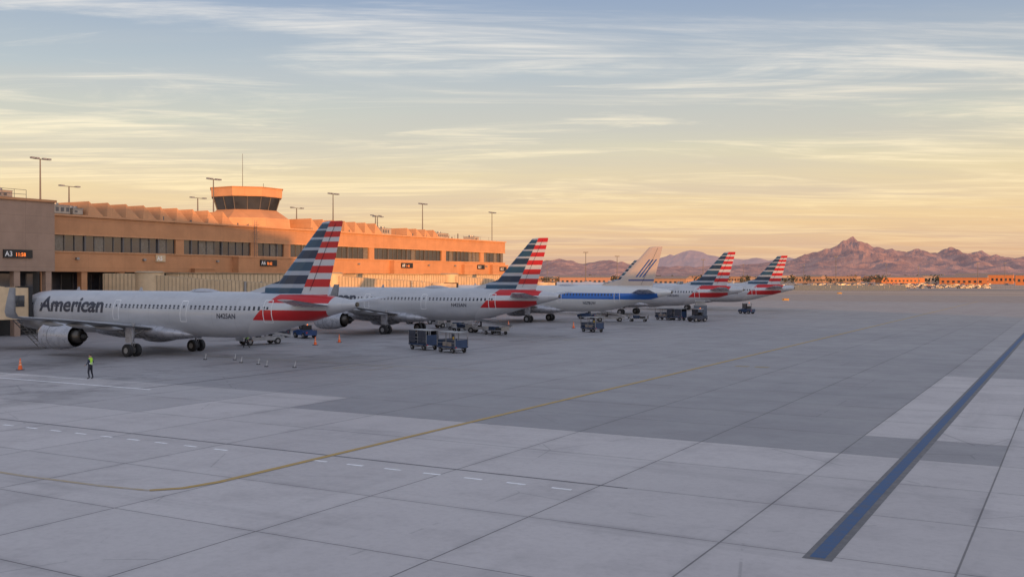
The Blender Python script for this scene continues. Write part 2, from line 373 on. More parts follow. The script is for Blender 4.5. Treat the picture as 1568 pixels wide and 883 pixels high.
def body_mesh(lv):
    g = MB(); N = 40; rings = []
    ds = []
    for a, b2 in zip(ST, ST[1:]):
        k = max(1, int((b2[0]-a[0])/1.0)); ds += [a[0]+(b2[0]-a[0])*i/k for i in range(k)]
    ds.append(44.5)
    for d in ds:
        tp, bt, wd = fus(d); zc = (tp+bt)/2; hh = (tp-bt)/2
        rings.append([(X0+d, wd*math.sin(2*math.pi*i/N), zc+hh*math.cos(2*math.pi*i/N)) for i in range(N)])
    g.loft(rings, 0)
    R = []
    for d, wd, hb, ht in ((13.2,.6,1.85,2.3),(14.5,1.75,1.55,2.8),(16.5,2.15,1.38,3.1),(20,2.2,1.35,3.1),(23.5,2.15,1.38,3.0),(25.5,1.7,1.55,2.6),(27,.5,1.78,2.1)):
        zc = (hb+ht)/2; hh = (ht-hb)/2
        R.append([(X0+d, wd*math.sin(2*math.pi*i/20), zc+hh*math.cos(2*math.pi*i/20)) for i in range(20)])
    g.loft(R, 1)
    g.cyl((X0+44.45,0,4.88),(X0+44.62,0,4.9),.2,.19,3,14)
    R = []
    for d, q, h in ((25.2,.1,.0),(25.8,.35,.2),(26.8,.45,.3),(28,.4,.24),(29.2,.1,.0)):
        R.append([(X0+d, q*math.sin(math.pi*(i/8-.5)), 5.82+h*math.cos(math.pi*(i/8-.5))+.02) for i in range(9)])
    g.loft(R, 1, False, True, False)
    for d in (9.5,18.5): g.add([(X0+d,-.02,5.85),(X0+d+.5,-.02,5.85),(X0+d+.45,0,6.2),(X0+d+.2,0,6.2),(X0+d,.02,5.85),(X0+d+.5,.02,5.85)],[(0,1,2,3),(4,3,2,5),(1,5,2),(0,3,4)],1)
    d = 6.6
    while d < 36:
        if not (17.0 < d < 18.2 or 25.9 < d < 27.1 or 4 < d < 6):
            for sgn in (1,-1):
                pts = []
                for (dx, z) in ((-.12,4.30),(.12,4.30),(.12,4.64),(-.12,4.64)):
                    pts.append((X0+d+dx, sgn*side_y(d+dx, z, .006), z))
                g.quad(*pts, 2)
        d += .533
    for dc, hw, z0, z1 in ((5.1,.42,3.15,5.1),(17.6,.36,3.2,5.0),(26.5,.36,3.2,5.0),(36.3,.42,3.3,5.15)):
        for sgn in (1,-1):
            for (a, b2, c_, e) in ((-hw-.05,-hw+.02,z0,z1),(hw-.02,hw+.05,z0,z1),(-hw,hw,z0-.05,z0+.02),(-hw,hw,z1-.02,z1+.05)):
                nz = 8 if e-c_ > .3 else 1
                for k in range(nz):
                    za, zb = c_+(e-c_)*k/nz, c_+(e-c_)*(k+1)/nz
                    g.quad(*[(X0+dc+dx, sgn*side_y(dc+dx, z, .008), z) for dx, z in ((a,za),(b2,za),(b2,zb),(a,zb))], 4)
            g.quad(*[(X0+dc+dx, sgn*side_y(dc+dx, z, .01), z) for dx, z in ((-.1,4.4),(.1,4.4),(.1,4.62),(-.1,4.62))], 2)
    for sgn in (1,-1):
        for a, b2 in ((2.0,2.55),(2.6,3.1),(3.15,3.6)):
            g.quad(*[(X0+d, sgn*side_y(d, z, .012), z) for d, z in ((a,4.42),(b2,4.40),(b2,4.40+.55*(1 if b2>2.6 else .7)),(a,4.42+.1+.3*(a>2.5)))], 2)
    def foil(le, te, z, th):
        c = te-le; P = []
        for f, h in ((0,0),(.04,.35),(.15,.8),(.35,1),(.65,.7),(1,.04)): P.append((X0+le+c*f, -th*h/2, z))
        for f, h in ((.65,.7),(.35,1),(.15,.8),(.04,.35)): P.append((X0+le+c*f, th*h/2, z))
        return P
    R = []
    for k in range(13):
        f = k/12; z = 5.55+f*(11.76-5.55)
        le = 34.9+ (z-5.55)*.97; te = 41.4+(z-5.55)*.27
        R.append(foil(le, te, z, .62*(1-.6*f)))
    R.append(foil(41.6, 43.0, 11.84, .1))
    g.loft(R, 0, True, False)
    g.add([(X0+32.6,0,5.86),(X0+36.2,-.2,5.8),(X0+36.2,.2,5.8),(X0+36.2,0,6.85)],[(0,1,3),(0,3,2)],0)
    for sg in (1,-1):
        P = []
        for z in (6.0,11.6):
            le = 34.9+(z-5.55)*.97; te = 41.4+(z-5.55)*.27; th = .62*(1-.6*(z-5.55)/6.21)
            P.append((X0+le+(te-le)*.70, sg*(th*.33+.012), z))
        g.cyl(P[0], P[1], .018, None, 2, 5)
    for sg in (1,-1):
        R = []
        for f in (0,.5,1):
            y = .7+f*5.6; le = 38.2+f*3.4; te = 42.2+f*1.15; z = 4.75+f*.6; th = .38*(1-.6*f); c = te-le
            P = [(X0+le+c*a, sg*y, z+th*h/2) for a, h in ((0,0),(.06,.5),(.3,1),(.65,.7),(1,.05))]
            P += [(X0+le+c*a, sg*y, z-th*h/2) for a, h in ((.65,.7),(.3,1),(.06,.5))]
            R.append(P)
        g.loft(R, 1, True, True)
    return g.mesh('airliner_body', [lv, M_nac, M_win, M_exh, M_doorl])
def wing_mesh():
    g = MB()
    for sg in (1,-1):
        R = []
        for y, le, te, z, th in ((1.2,14.9,22.9,2.35,.95),(2.2,15.5,22.7,2.5,.85),(6.4,17.9,22.75,3.0,.52),(11.5,20.6,23.95,3.55,.34),(16.6,23.3,25.1,4.0,.22),
                                 (17.2,23.75,25.3,4.12,.18),(17.6,24.2,25.55,4.5,.14),(17.85,24.8,25.9,5.3,.1),(18.0,25.4,26.15,6.35,.06)):
            c = te-le; tilt = 0 if y < 17 else min(1, (y-16.9)/.6)
            P = []
            for a, h in ((0,0),(.05,.5),(.25,1),(.6,.75),(1,.05)): P.append((X0+le+c*a, sg*(y-th*h/2*tilt), z+th*h/2*(1-tilt)))
            for a, h in ((.6,.6),(.25,.8),(.05,.4)): P.append((X0+le+c*a, sg*(y+th*h/2*tilt), z-th*h/2*(1-tilt)))
            R.append(P)
        g.loft(R, 0, True, True)
        for y, a, b2 in ((6.4,19.5,24.0),(10,21.2,24.9),(13.4,22.6,25.5)):
            z = 2.75+(y-6.4)*.1
            R = []
            for f, r in ((0,.03),(.2,.17),(.5,.24),(.8,.15),(1,.03)):
                R.append([(X0+a+(b2-a)*f, sg*y+r*.7*math.cos(q*math.pi/4), z-.12*f+r*math.sin(q*math.pi/4)) for q in range(8)])
            g.loft(R, 0)
    return g.mesh('airliner_wings', [M_wing])
def engine_mesh():
    g = MB()
    for sg in (1,-1):
        o = (X0+12.9, sg*5.75, 1.78)
        g.revolve([(0,1.0),(-.05,1.05),(.05,1.12),(.25,1.17)], o, mi=1)
        g.revolve([(.25,1.17),(1.0,1.24),(1.9,1.25),(2.8,1.18),(3.6,1.04),(4.1,.93)], o, mi=0)
        g.revolve([(4.1,.93),(4.08,.89),(3.4,.92),(3.0,.95),(3.0,.5)], o, mi=2)
        g.revolve([(0,1.0),(.3,.93),(1.0,.9),(1.0,.05)], o, mi=2)
        g.revolve([(.55,.02),(.75,.16),(1.0,.3)], o, mi=1)
        g.revolve([(3.0,.70),(4.2,.62),(5.0,.47),(5.0,.36)], o, mi=3)
        g.revolve([(4.6,.33),(5.2,.24),(5.7,.03)], o, mi=2)
        g.revolve([(1.55,1.252),(1.6,1.256)], o, mi=2)
        g.add([(o[0]+1.2,o[1]-.16,2.95),(o[0]+1.2,o[1]+.16,2.95),(o[0]+4.4,o[1]-.2,2.55),(o[0]+4.4,o[1]+.2,2.55),(o[0]+2.6,o[1]-.16,3.22),(o[0]+2.6,o[1]+.16,3.22),(o[0]+7,o[1]-.1,2.85),(o[0]+7,o[1]+.1,2.85)],
              [(0,2,6,4),(1,5,7,3),(0,4,5,1),(4,6,7,5),(2,3,7,6),(0,1,3,2)],0)
    return g.mesh('airliner_engines', [M_nac, M_lip, M_dark, M_exh])
def gear_mesh():
    g = MB()
    def wheel(x, y, r, wd):
        g.cyl((x,y-wd/2,r),(x,y+wd/2,r),r*.93,None,0,20)
        g.cyl((x,y-wd*.36,r),(x,y+wd*.36,r),r,None,0,20)
        for s_ in (-1,1): g.cyl((x,y+s_*wd*.5,r),(x,y+s_*(wd*.5+.012),r),r*.45,None,1,14)
    for sg in (1,-1):
        for dy in (-.46,.46): wheel(0, sg*3.8+dy, .58, .42)
        g.cyl((0,sg*3.8-.4,.58),(0,sg*3.8+.4,.58),.1,None,1,10)
        g.cyl((0,sg*3.8,.55),(0,sg*3.75,1.5),.10,None,1,12); g.cyl((0,sg*3.75,1.4),(0,sg*3.6,3.0),.17,None,1,12)
        g.cyl((0,sg*3.75,1.9),(0,sg*2.2,2.5),.07,None,1,8)
        g.cyl((.15,sg*3.8,.75),(.4,sg*3.78,1.2),.04,None,1,6); g.cyl((.4,sg*3.78,1.2),(.15,sg*3.75,1.6),.04,None,1,6)
        g.box(-.5,.45,sg*4.08-.02,sg*4.08+.02,1.25,2.75,2)
    xn = X0+5.1
    for dy in (-.25,.25): wheel(xn, dy, .38, .22)
    g.cyl((xn,-.2,.38),(xn,.2,.38),.07,None,1,8); g.cyl((xn,0,.38),(xn-.15,0,2.0),.09,None,1,10)
    g.cyl((xn,0,1.1),(xn-1.2,0,1.9),.05,None,1,8)
    for s_ in (-1,1): g.box(xn-1.3,xn+.5,s_*.42-.015,s_*.42+.015,1.15,1.85,2)
    return g.mesh('airliner_landing_gear', [M_dark, M_steel, M_nac])
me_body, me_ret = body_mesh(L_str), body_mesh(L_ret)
me_wing, me_eng, me_gear = wing_mesh(), engine_mesh(), gear_mesh()
def lettering(body, d0, z0, size, width=None, bold=.0, mt=M_let):
    me = text_mesh(body, size, bold, 14)
    x1 = max(v.co.x for v in me.vertices); k = (width/x1) if width else 1
    for v in me.vertices:
        d = d0+v.co.x*k; z = z0+v.co.y
        v.co = (X0+d, side_y(d, z, .012), z)
    me.materials.clear(); me.materials.append(mt); return me
me_am = lettering('American', 6.5, 3.85, 2.0, 9.3, .05)
me_reg = lettering('N425AN', 30.6, 3.55, .62, 2.2, .012)
me_reg_r = lettering('N578UW', 30.6, 2.95, .62, 2.2, .012)
me_ret_t = lettering('PACER', 9.0, 4.95, .6, 3.2, .01)
def airliner(t_, s_, retro=False, bodyrot=0.):
    e = empty('airliner', (t_, s_, 0), bodyrot)
    for nm, me in (('fuselage_and_fin', me_ret if retro else me_body),('wings',me_wing),('engines',me_eng),('landing_gear',me_gear)): obj(nm, me, parent=e)
    obj('lettering', me_ret_t if retro else me_am, parent=e)
    obj('registration', me_reg_r if retro else me_reg, parent=e)
    return e
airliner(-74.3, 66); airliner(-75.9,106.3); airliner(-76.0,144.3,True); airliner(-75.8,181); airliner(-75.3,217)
airliner(-122, 250)
# ------------------------------------------------------------------ terminal building (with everything fixed to it)
term = empty('airport_terminal', (0,0,0))
def part(name, g, mats): return obj(name, g.mesh(name, mats), parent=term)
F = -116.0
g = MB()
g.box(F-36,F,83,203,7.9,10.6,0)
g.box(F-36,F,83,203,12.75,15.2,0)
g.box(F-36,F-.6,83,203,10.6,12.75,3)
g.box(F-36.2,F+.25,82.8,203.2,15.2,15.45,1)
g.box(F-.1,F+.08,83,203,12.72,12.9,1); g.box(F-.1,F+.12,83,203,10.42,10.6,1)
g.box(F-35.8,F-.4,83,203,15.45,15.5,2)
part('upper_walls', g, [M_stucco, M_stucco2, M_roof, M_black])
g = MB(); y = 83.4; i = 0
solid = [(104.5,106.0),(120.3,122),(128,130),(151,152.5),(177,178.6),(192.4,193.5)]
while y < 202.5:
    y1 = min(y+1.55, 202.6)
    if any(a < (y+y1)/2 < b2 for a, b2 in solid): g.box(F-.5,F-.02,y,y1,10.6,12.72,1)
    else:
        o = random.uniform(-.03,.03); k = 3 if random.random() < .22 else 0
        g.quad((F-.32+o,y+.05,10.62),(F-.32-o,y1-.02,10.62),(F-.32-o,y1-.02,12.7),(F-.32+o,y+.05,12.7),k)
        g.box(F-.36,F-.2,y-.03,y+.05,10.6,12.72,2)
        if i % 4 == 0: g.box(F-.36,F-.1,y-.1,y+.12,10.6,12.72,2)
    y = y1; i += 1
M_blind = mat('window_blind', (.16,.14,.12), .25)
part('ribbon_windows', g, [M_glass, M_stucco, M_pole, M_blind])
g = MB()
g.box(F-36,F-3.4,83,203,0,7.9,0)
y = 83
while y < 203:
    g.box(F-1.1,F-.2,y,y+.9,0,7.9,1)
    g.quad((F-3.35,y+1,4.4),(F-3.35,y+5.3,4.4),(F-3.35,y+5.3,7.6),(F-3.35,y+1,7.6),2)
    for q in (1,2.4,3.9,5.3): g.box(F-3.35,F-3.25,y+q-.05,y+q+.05,4.4,7.6,3)
    g.box(F-3.35,F-3.2,y+1.5,y+4.5,.1,3.2,4)
    y += 6.1
g.box(F-3.4,F-.2,83,203,4.0,4.35,1)
part('lower_storey', g, [M_black, M_stucco, M_glass, M_pole, M_roof])
g = MB()
for a, b2, px_, z0, z1 in ((116.5,131,1.3,0,10.3),(108,112,.8,0,8.4),(158,168,1.1,0,10.3),(184,189,.8,0,9.8),(196,203,.8,0,9.9)):
    g.box(F-2,F+px_,a,b2,z0,z1,0); g.box(F-.02,F+px_+.1,a-.1,b2+.1,z1,z1+.15,1)
part('projecting_bays', g, [M_stucco, M_stucco2])
g = MB()
NB = -112.0
g.box(NB-40,NB,40,82,7.9,16.5,0); g.box(NB-40,NB+.2,39.8,82.2,16.5,16.8,1)
g.box(NB-40,NB-3,40,82,0,7.9,3)
for y in (41,47,53,59,65,71,76.5,80.8): g.box(NB-.9,NB-.1,y,y+.8,0,7.9,0)
for y in range(42,81,2): g.box(NB-3,NB-2.9,y,y+.12,3.8,7.6,4)
g.quad((NB-2.95,41,3.8),(NB-2.95,81,3.8),(NB-2.95,81,7.6),(NB-2.95,41,7.6),2)
g.box(NB-3,NB-.1,40,82,3.4,3.8,0)
part('near_block', g, [M_stucco_shade, M_stucco, M_glass, M_black, M_pole])
g = MB()
def teeth(y0, y1, p, xs, h):
    y = y0
    while y < y1:
        a, b2, z = xs, xs-7, 15.5
        g.add([(a,y,z),(b2,y,z),(b2,y+.1,z+h),(a,y+.1,z+h),(a,y+p*.85,z),(b2,y+p*.85,z)],
              [(0,3,4),(1,5,2),(0,1,2,3)],0)
        g.add([(a,y+.1,z+h),(b2,y+.1,z+h),(b2,y+p*.85,z),(a,y+p*.85,z)],[(0,1,2,3)],1)
        y += p
teeth(92,119,3.1,F-2.5,2.1); teeth(138,158,3.1,F-2.5,2.1); teeth(168,178,3.2,F-3,1.7)
part('sawtooth_roof_lights', g, [M_stucco2, M_roof])
def octo(cx, cy, r, z, n=8, ro=math.pi/8): return [(cx+r*math.cos(2*math.pi*i/n+ro), cy+r*math.sin(2*math.pi*i/n+ro), z) for i in range(n)]
tx, ty = -126.5, 130.5
g = MB()
g.loft([octo(tx,ty,7.9,15.4),octo(tx,ty,7.7,17.2)],0,True,False)
g.loft([octo(tx,ty,7.6,17.2),octo(tx,ty,5.4,18.7)],1,True,False)
g.loft([octo(tx,ty,5.3,18.7),octo(tx,ty,6.0,20.9)],2,True,False)
g.loft([octo(tx,ty,6.35,20.9),octo(tx,ty,6.45,22.35)],0,True,False)
g.loft([octo(tx,ty,6.6,22.35),octo(tx,ty,6.6,22.5)],1,True,False)
for i in range(16):
    a0 = octo(tx,ty,5.34,18.7)[i//2]; a1 = octo(tx,ty,6.04,20.9)[i//2]
    b0 = octo(tx,ty,5.34,18.7)[(i//2+1)%8]; b1 = octo(tx,ty,6.04,20.9)[(i//2+1)%8]
    f = .5*(i % 2)
    p = Vector(a0).lerp(Vector(b0), f); q = Vector(a1).lerp(Vector(b1), f)
    g.cyl(p, q, .07, None, 3, 6)
g.cyl((tx,ty-1,22.5),(tx,ty-1,28.6),.06,.03,3,6); g.cyl((tx+2,ty+2,22.5),(tx+2,ty+2,23.6),.04,None,3,6)
part('ramp_control_tower', g, [M_stucco2, M_stucco, M_glass, M_pole])
g = MB()
def hvac(x, y, a, b2, h, z=15.5):
    g.box(x-a,x,y,y+b2,z+.25,z+h,0); g.box(x-a-.06,x+.06,y-.06,y+b2+.06,z+h,z+h+.08,1); g.box(x-a+.1,x-.1,y+.1,y+b2-.1,z,z+.25,2)
    for k in range(int(b2/.8)): g.box(x,x+.03,y+.2+k*.8,y+.65+k*.8,z+.5,z+h-.25,2)
    for k in range(2): g.cyl((x-a*.5,y+b2*(.3+.4*k),z+h+.08),(x-a*.5,y+b2*(.3+.4*k),z+h+.4),.45,None,1,12)
for x_, y_, a, b2, h in ((F-3,85.5,3,4,1.3),(F-3,90,2.5,1.5,1.0),(F-4,161,3,3,1.4),(F-4,180,3,5,1.2),(F-6,186,3,2.5,1.0),(F-4,196,3,2,.9)): hvac(x_,y_,a,b2,h)
hvac(NB-4,76,3,3,1.1,16.8)
g.cyl((F-2.5,84.4,15.5),(F-2.5,84.4,16.5),.05,None,2,6)
R = [[(F-2.5+.15*k, 84.4+r*math.cos(q*math.pi/8), 16.7+r*math.sin(q*math.pi/8)) for q in range(16)] for k, r in ((0,.1),(.6,.4),(1.4,.6))]
g.loft(R, 2, False)
for k in range(9):
    y = 66+k*1.6; g.cyl((NB-1,y,16.8),(NB-1,y,17.9),.03,None,2,5)
for z in (17.35,17.9): g.cyl((NB-1,66,z),(NB-1,78.8,z),.03,None,2,5)
for k in range(26):
    y = 100+k*4.0+random.random()*2; x_ = F-1-random.random()*5; hh = random.uniform(.4,1.2); g.cyl((x_,y,15.45),(x_,y,15.45+hh),random.uniform(.05,.16),None,2,7)
for k in range(12):
    y = 158+k*3.6; g.cyl((F-1.2,y,15.45),(F-1.2,y,16.3),.025,None,2,5)
part('roof_plant', g, [M_roof, M_steel, M_pole])
g = MB()
for s_ in (0,.55): g.cyl((F+.35,121+s_,9.5),(F+.35,121+s_,16.4),.035,None,0,5)
for k in range(20): g.cyl((F+.35,121,9.7+k*.33),(F+.35,121.55,9.7+k*.33),.025,None,0,4)
for k in range(5):
    for q in range(7):
        a0, a1 = math.pi*q/7-math.pi/2, math.pi*(q+1)/7-math.pi/2
        z = 11.2+k*1.1; g.cyl((F+.35+.6*math.cos(a0),121.28+.5*math.sin(a0),z),(F+.35+.6*math.cos(a1),121.28+.5*math.sin(a1),z),.02,None,0,4)
for y in (88,99,113,133,148,171,181,194): g.box(F,F+.35,y,y+.4,9.5,9.8,1)
part('ladder_and_lamps', g, [M_pole, M_steel])
def gate_sign(label, led, x, y, z, wd=3.3, h=1.0, beige=False):
    e = empty('gate_sign', (x, y, z))
    g = MB(); g.box(0,.18,0,wd,0,h,0); g.box(-.02,0.0,.1,wd-.1,.1,h-.1,1)
    obj('panel', g.mesh('panel', [M_bridge if beige else M_black, M_steel]), parent=e)
    for txt, off, mt, sz in ((label,.15,M_refl,h*.85),(led,1.5,M_led,h*.62)):
        if not txt: continue
        me = text_mesh(txt, sz, .01)
        for v in me.vertices: v.co = (.19, off+v.co.x, .2+v.co.y)
        me.materials.clear(); me.materials.append(mt); obj('legend', me, parent=e)
gate_sign('A3','11:58',NB+.01,75.0,9.5,3.8)
gate_sign('A5','',F+.01,101.3,9.4,1.7,1,True)
gate_sign('A6','B 62',F+1.31,121.2,9.0,3.8); gate_sign('A7','',F+.01,133,9.4,1.9,1,True)
gate_sign('A9','1 48',F+1.11,160.2,9.0,3.8); gate_sign('A11','',F+.01,190.5,9.0,3); gate_sign('A13','',F+.81,199,8.6,3)
def mast(x, y, z0, z1, arms):
    g = MB(); g.cyl((0,0,0),(0,0,z1-z0),.14,.08,0,8); g.cyl((0,0,0),(0,0,.5),.28,None,0,8)
    if arms == 2:
        g.cyl((0,-1.1,z1-z0-.1),(0,1.1,z1-z0-.1),.05,None,0,6)
        for s_ in (-1.25,-.55,.55,1.25): g.box(-.1,.35,s_-.25,s_+.25,z1-z0-.12,z1-z0+.12,1)
    else:
        g.cyl((0,-1.3,z1-z0-.05),(0,1.3,z1-z0-.05),.05,None,0,6)
        for s_ in (-1.3,1.3): g.box(-.15,.4,s_-.3,s_+.3,z1-z0-.1,z1-z0+.08,1)
    obj('light_mast', g.mesh('light_mast', [M_pole, M_steel]), (x,y,z0))
for y, z1, a, z0 in ((88.6,23.4,2,15.5),(93.1,20,1,15.5),(120.3,23.3,2,15.5),(116.9,20,1,15.5),(140.5,19.8,1,15.5),(150.8,23.1,2,15.5),(180.9,23.1,2,15.5),(210.6,22.9,2,0)):
    mast(-124, y, z0, z1, a)
mast(-124,164.1,15.5,19.7,1); mast(-125,166.1,15.5,19.6,1)
# ------------------------------------------------------------------ jet bridges
def ribbed(g, p0, p1, w0, h0, rib=.55, mi=0, mr=1):
    p0, p1 = Vector(p0), Vector(p1); d = p1-p0; L = d.length; d.normalize()
    sd = Vector((-d.y,d.x,0)).normalized(); up = Vector((0,0,1))
    def ring(p, w_, h_): return [tuple(p-sd*w_/2),tuple(p+sd*w_/2),tuple(p+sd*w_/2+up*h_),tuple(p-sd*w_/2+up*h_)]
    g.loft([ring(p0,w0,h0),ring(p1,w0,h0)],mi,True,False)
    q = .2
    while q < L-.2:
        a = p0+d*q-up*.03; b2 = p0+d*(q+.12)-up*.03
        g.loft([ring(a,w0+.12,h0+.08),ring(b2,w0+.12,h0+.08)],mr,True,False); q += rib
def bridge(s0, face=F):
    g = MB()
    r = Vector((-110.5, s0-11, 4.9)); dr = Vector((-91.9, s0-3.6, 3.35))
    ribbed(g, (face+.02, s0-13.5, 4.95), (r.x-.8, r.y-.4, 4.95), 2.4, 2.7)
    g.cyl((r.x,r.y,4.6),(r.x,r.y,7.8),1.9,None,0,18); g.cyl((r.x,r.y,0),(r.x,r.y,4.6),.5,None,3,14)
    g.cyl((r.x,r.y,7.8),(r.x,r.y,8.0),2.05,1.6,1,18)
    mid = r.lerp(dr, .52)
    ribbed(g, r+Vector((.8,.3,0)), mid+(dr-r).normalized()*1.5, 2.3, 2.55)
    ribbed(g, mid-Vector((0,0,.12)), dr-(dr-r).normalized()*1.6-Vector((0,0,.12)), 2.65, 2.85)
    g.cyl((dr.x-1,dr.y-.7,3.0),(dr.x-1,dr.y-.7,6.15),1.75,None,0,16)
    g.M = Matrix.Translation(dr+Vector((-.6,-.2,0))) @ Matrix.Rotation(math.radians(80),4,'Z')
    g.box(-.4,1.6,-1.4,1.4,-.35,2.75,0); g.box(1.6,1.95,-1.5,1.5,-.3,2.9,2); g.box(-.2,1.2,-1.44,-1.40,.9,2.0,4); g.box(-.2,1.2,1.40,1.44,.9,2.0,4)
    g.M = Matrix.Identity(4)
    c = r.lerp(dr,.74)
    for s_ in (-1.5,1.5): g.cyl((c.x,c.y+s_,.9),(c.x,c.y+s_,6.6),.17,None,3,10)
    g.box(c.x-.3,c.x+.3,c.y-1.7,c.y+1.7,2.6,3.0,3); g.box(c.x-.35,c.x+.35,c.y-1.2,c.y+1.2,.6,1.1,3)
    for s_ in (-.7,.7): g.cyl((c.x,c.y+s_-.2,.5),(c.x,c.y+s_+.2,.5),.5,None,2,16)
    q = r.lerp(dr,.86)
    for k in range(11): g.box(q.x+1.2,q.x+2.1,q.y+1.9+k*.28,q.y+2.2+k*.28,3.1-k*.28,3.14-k*.28,3)
    for s_ in (1.2,2.1):
        g.cyl((q.x+s_,q.y+1.9,4.1),(q.x+s_,q.y+5,1.0),.03,None,3,5); g.cyl((q.x+s_,q.y+1.9,3.1),(q.x+s_,q.y+5,0),.05,None,3,5)
    obj('jet_bridge', g.mesh('jet_bridge', [M_bridge, M_bridge2, M_dark, M_steel, M_glass]))
bridge(66, NB)
for s0 in (106.5,145,181.6): bridge(s0)
def walkway(y0, y1, x=-109.5, z=4.9):
    g = MB(); ribbed(g, (x,y0,z), (x,y1,z), 2.4, 2.75, .8)
    g.box(x-1.4,x+1.4,y0-.1,y1+.1,z+2.8,z+2.9,1)
    y = y0+1
    while y < y1:
        g.cyl((x,y,0),(x,y,z),.22,None,3,10); y += 6
    obj('elevated_walkway', g.mesh('elevated_walkway', [M_bridge, M_bridge2, M_dark, M_steel]))
walkway(98.5,128.5); walkway(137.5,166); walkway(174,196)
# ------------------------------------------------------------------ ground vehicles
def wheel(g, x, y, r, wd, mi=0, mh=1):
    g.cyl((x,y-wd/2,r),(x,y+wd/2,r),r,None,mi,14)
    for s_ in (-1,1): g.cyl((x,y+s_*wd/2,r),(x,y+s_*(wd/2+.01),r),r*.5,None,mh,10)
def cart(x, y, rz, curtain=True):
    g = MB()
    g.box(-1.5,1.5,-.78,.78,.5,.62,0); g.box(-1.45,1.45,-.7,-.6,.38,.5,1); g.box(-1.45,1.45,.6,.7,.38,.5,1)
    for sx in (-1.0,1.0):
        for sy in (-.66,.66): wheel(g, sx, sy, .25, .16, 2, 1)
        g.cyl((sx,-.66,.25),(sx,.66,.25),.05,None,1,6)
    for sx in (-1.46,0,1.46):
        for sy in (-.74,.74): g.box(sx-.035,sx+.035,sy-.035,sy+.035,.62,1.9,1)
    g.box(-1.53,1.53,-.8,.8,1.9,1.97,3)
    for sx in (-1.46,1.46):
        g.box(sx-.02,sx+.02,-.7,.7,.62,1.5 if curtain else 1.25,0)
    for z in (.95,1.25):
        for sy in (-.76,.76): g.box(-1.42,1.42,sy-.012,sy+.012,z-.025,z+.025,1)
    if curtain:
        for sy in (-.79,.79):
            for (a, b2) in ((-1.42,-.35),(.12,1.4)):
                n = 14; L = []
                for k in range(n+1):
                    xx = a+(b2-a)*k/n; L.append((xx, sy+.03*math.sin(k*1.9), k))
                for k in range(n): g.quad((L[k][0],L[k][1],.72),(L[k+1][0],L[k+1][1],.70),(L[k+1][0],L[k+1][1],1.88),(L[k][0],L[k][1],1.88),4)
    else:
        g.box(.95,1.42,-.77,-.75,.66,1.85,4); g.box(-.9,.5,-.5,.5,.62,1.0,5); g.box(-.4,.3,-.45,.35,1.0,1.3,0)
        g.cyl((1.3,-.81,1.45),(1.3,-.79,1.45),.13,None,6,12)
    g.cyl((-1.5,0,.42),(-2.3,0,.3),.04,None,1,6); g.cyl((1.5,0,.42),(1.75,0,.42),.05,None,1,6)
    g.box(1.5,1.52,-.7,-.55,.5,.6,7)
    obj('baggage_cart', g.mesh('baggage_cart', [M_blue, M_steel, M_dark, M_steel, M_curtain, M_roof, M_yel, M_red]), (x,y,0), rz)
cart(-56.5,82.6,math.radians(-20)); cart(-51.9,80.7,math.radians(-22),False)
cart(-55.4,120,math.radians(-25),False); cart(-58.4,160,math.radians(-15)); cart(-60.8,160.8,math.radians(-15),False)
def tug(x, y, rz, col=M_blue, cab=False):
    g = MB()
    g.add([(-1.5,-.75,.35),(1.5,-.75,.35),(1.5,.75,.35),(-1.5,.75,.35),(-1.5,-.75,.8),(-.5,-.75,1.0),(.55,-.75,1.0),(.55,-.75,.72),(1.1,-.75,.72),(1.5,-.75,.95),
           (-1.5,.75,.8),(-.5,.75,1.0),(.55,.75,1.0),(.55,.75,.72),(1.1,.75,.72),(1.5,.75,.95)],
          [(0,1,9,8,7,6,5,4),(3,10,11,12,13,14,15,2),(0,4,10,3),(4,5,11,10),(5,6,12,11),(6,7,13,12),(7,8,14,13),(8,9,15,14),(9,1,2,15),(0,3,2,1)],0)
    for sx in (-.95,.95):
        for sy in (-.68,.68): wheel(g, sx, sy, .34, .24, 1, 2)
    g.box(.35,.55,-.6,.6,.95,1.5,1); g.box(-.1,.4,-.6,-.1,.95,1.1,1); g.box(-.1,.4,.1,.6,.95,1.1,1)
    g.cyl((-.45,-.35,1.0),(-.25,-.35,1.35),.025,None,2,6)
    R = [[(-.25+.02*k, -.35+r*math.cos(q*math.pi/6), 1.35+r*.6*math.sin(q*math.pi/6)) for q in range(12)] for k, r in ((0,.19),(1,.16))]
    g.loft(R, 1, False)
    if cab:
        for sx in (-.5,.6):
            for sy in (-.68,.68): g.box(sx-.03,sx+.03,sy-.03,sy+.03,.95,2.0,1)
        g.box(-.6,.75,-.74,.74,2.0,2.08,3); g.quad((-.5,-.65,1.05),(-.5,.65,1.05),(-.5,.65,1.95),(-.5,-.65,1.95),4)
    g.box(-1.55,-1.5,-.6,.6,.4,.7,1)
    for sy in (-.5,.5): g.cyl((-1.5,sy,.68),(-1.56,sy,.68),.08,None,3,8)
    g.box(1.5,1.52,-.7,-.5,.6,.75,5); g.cyl((.6,0,2.08 if cab else 1.5),(.6,0,2.25 if cab else 1.65),.06,None,6,8)
    obj('baggage_tug', g.mesh('baggage_tug', [col, M_dark, M_steel, M_steel, M_glass, M_red, M_led]), (x,y,0), rz)
tug(-79.6,91.6,math.radians(-20),mat('tug_blue',(.02,.055,.16),.4)); tug(-83.4,90.9,math.radians(30),M_curtain,True)
tug(-53.6,156.5,math.radians(60),M_curtain,True); tug(-57,196,math.radians(-20),M_blue,True); tug(-99,56,math.radians(20),M_yel)
tug(-74,158,math.radians(10),M_blue)
M_ldr = mat('loader_grey',(.34,.34,.35),.5)
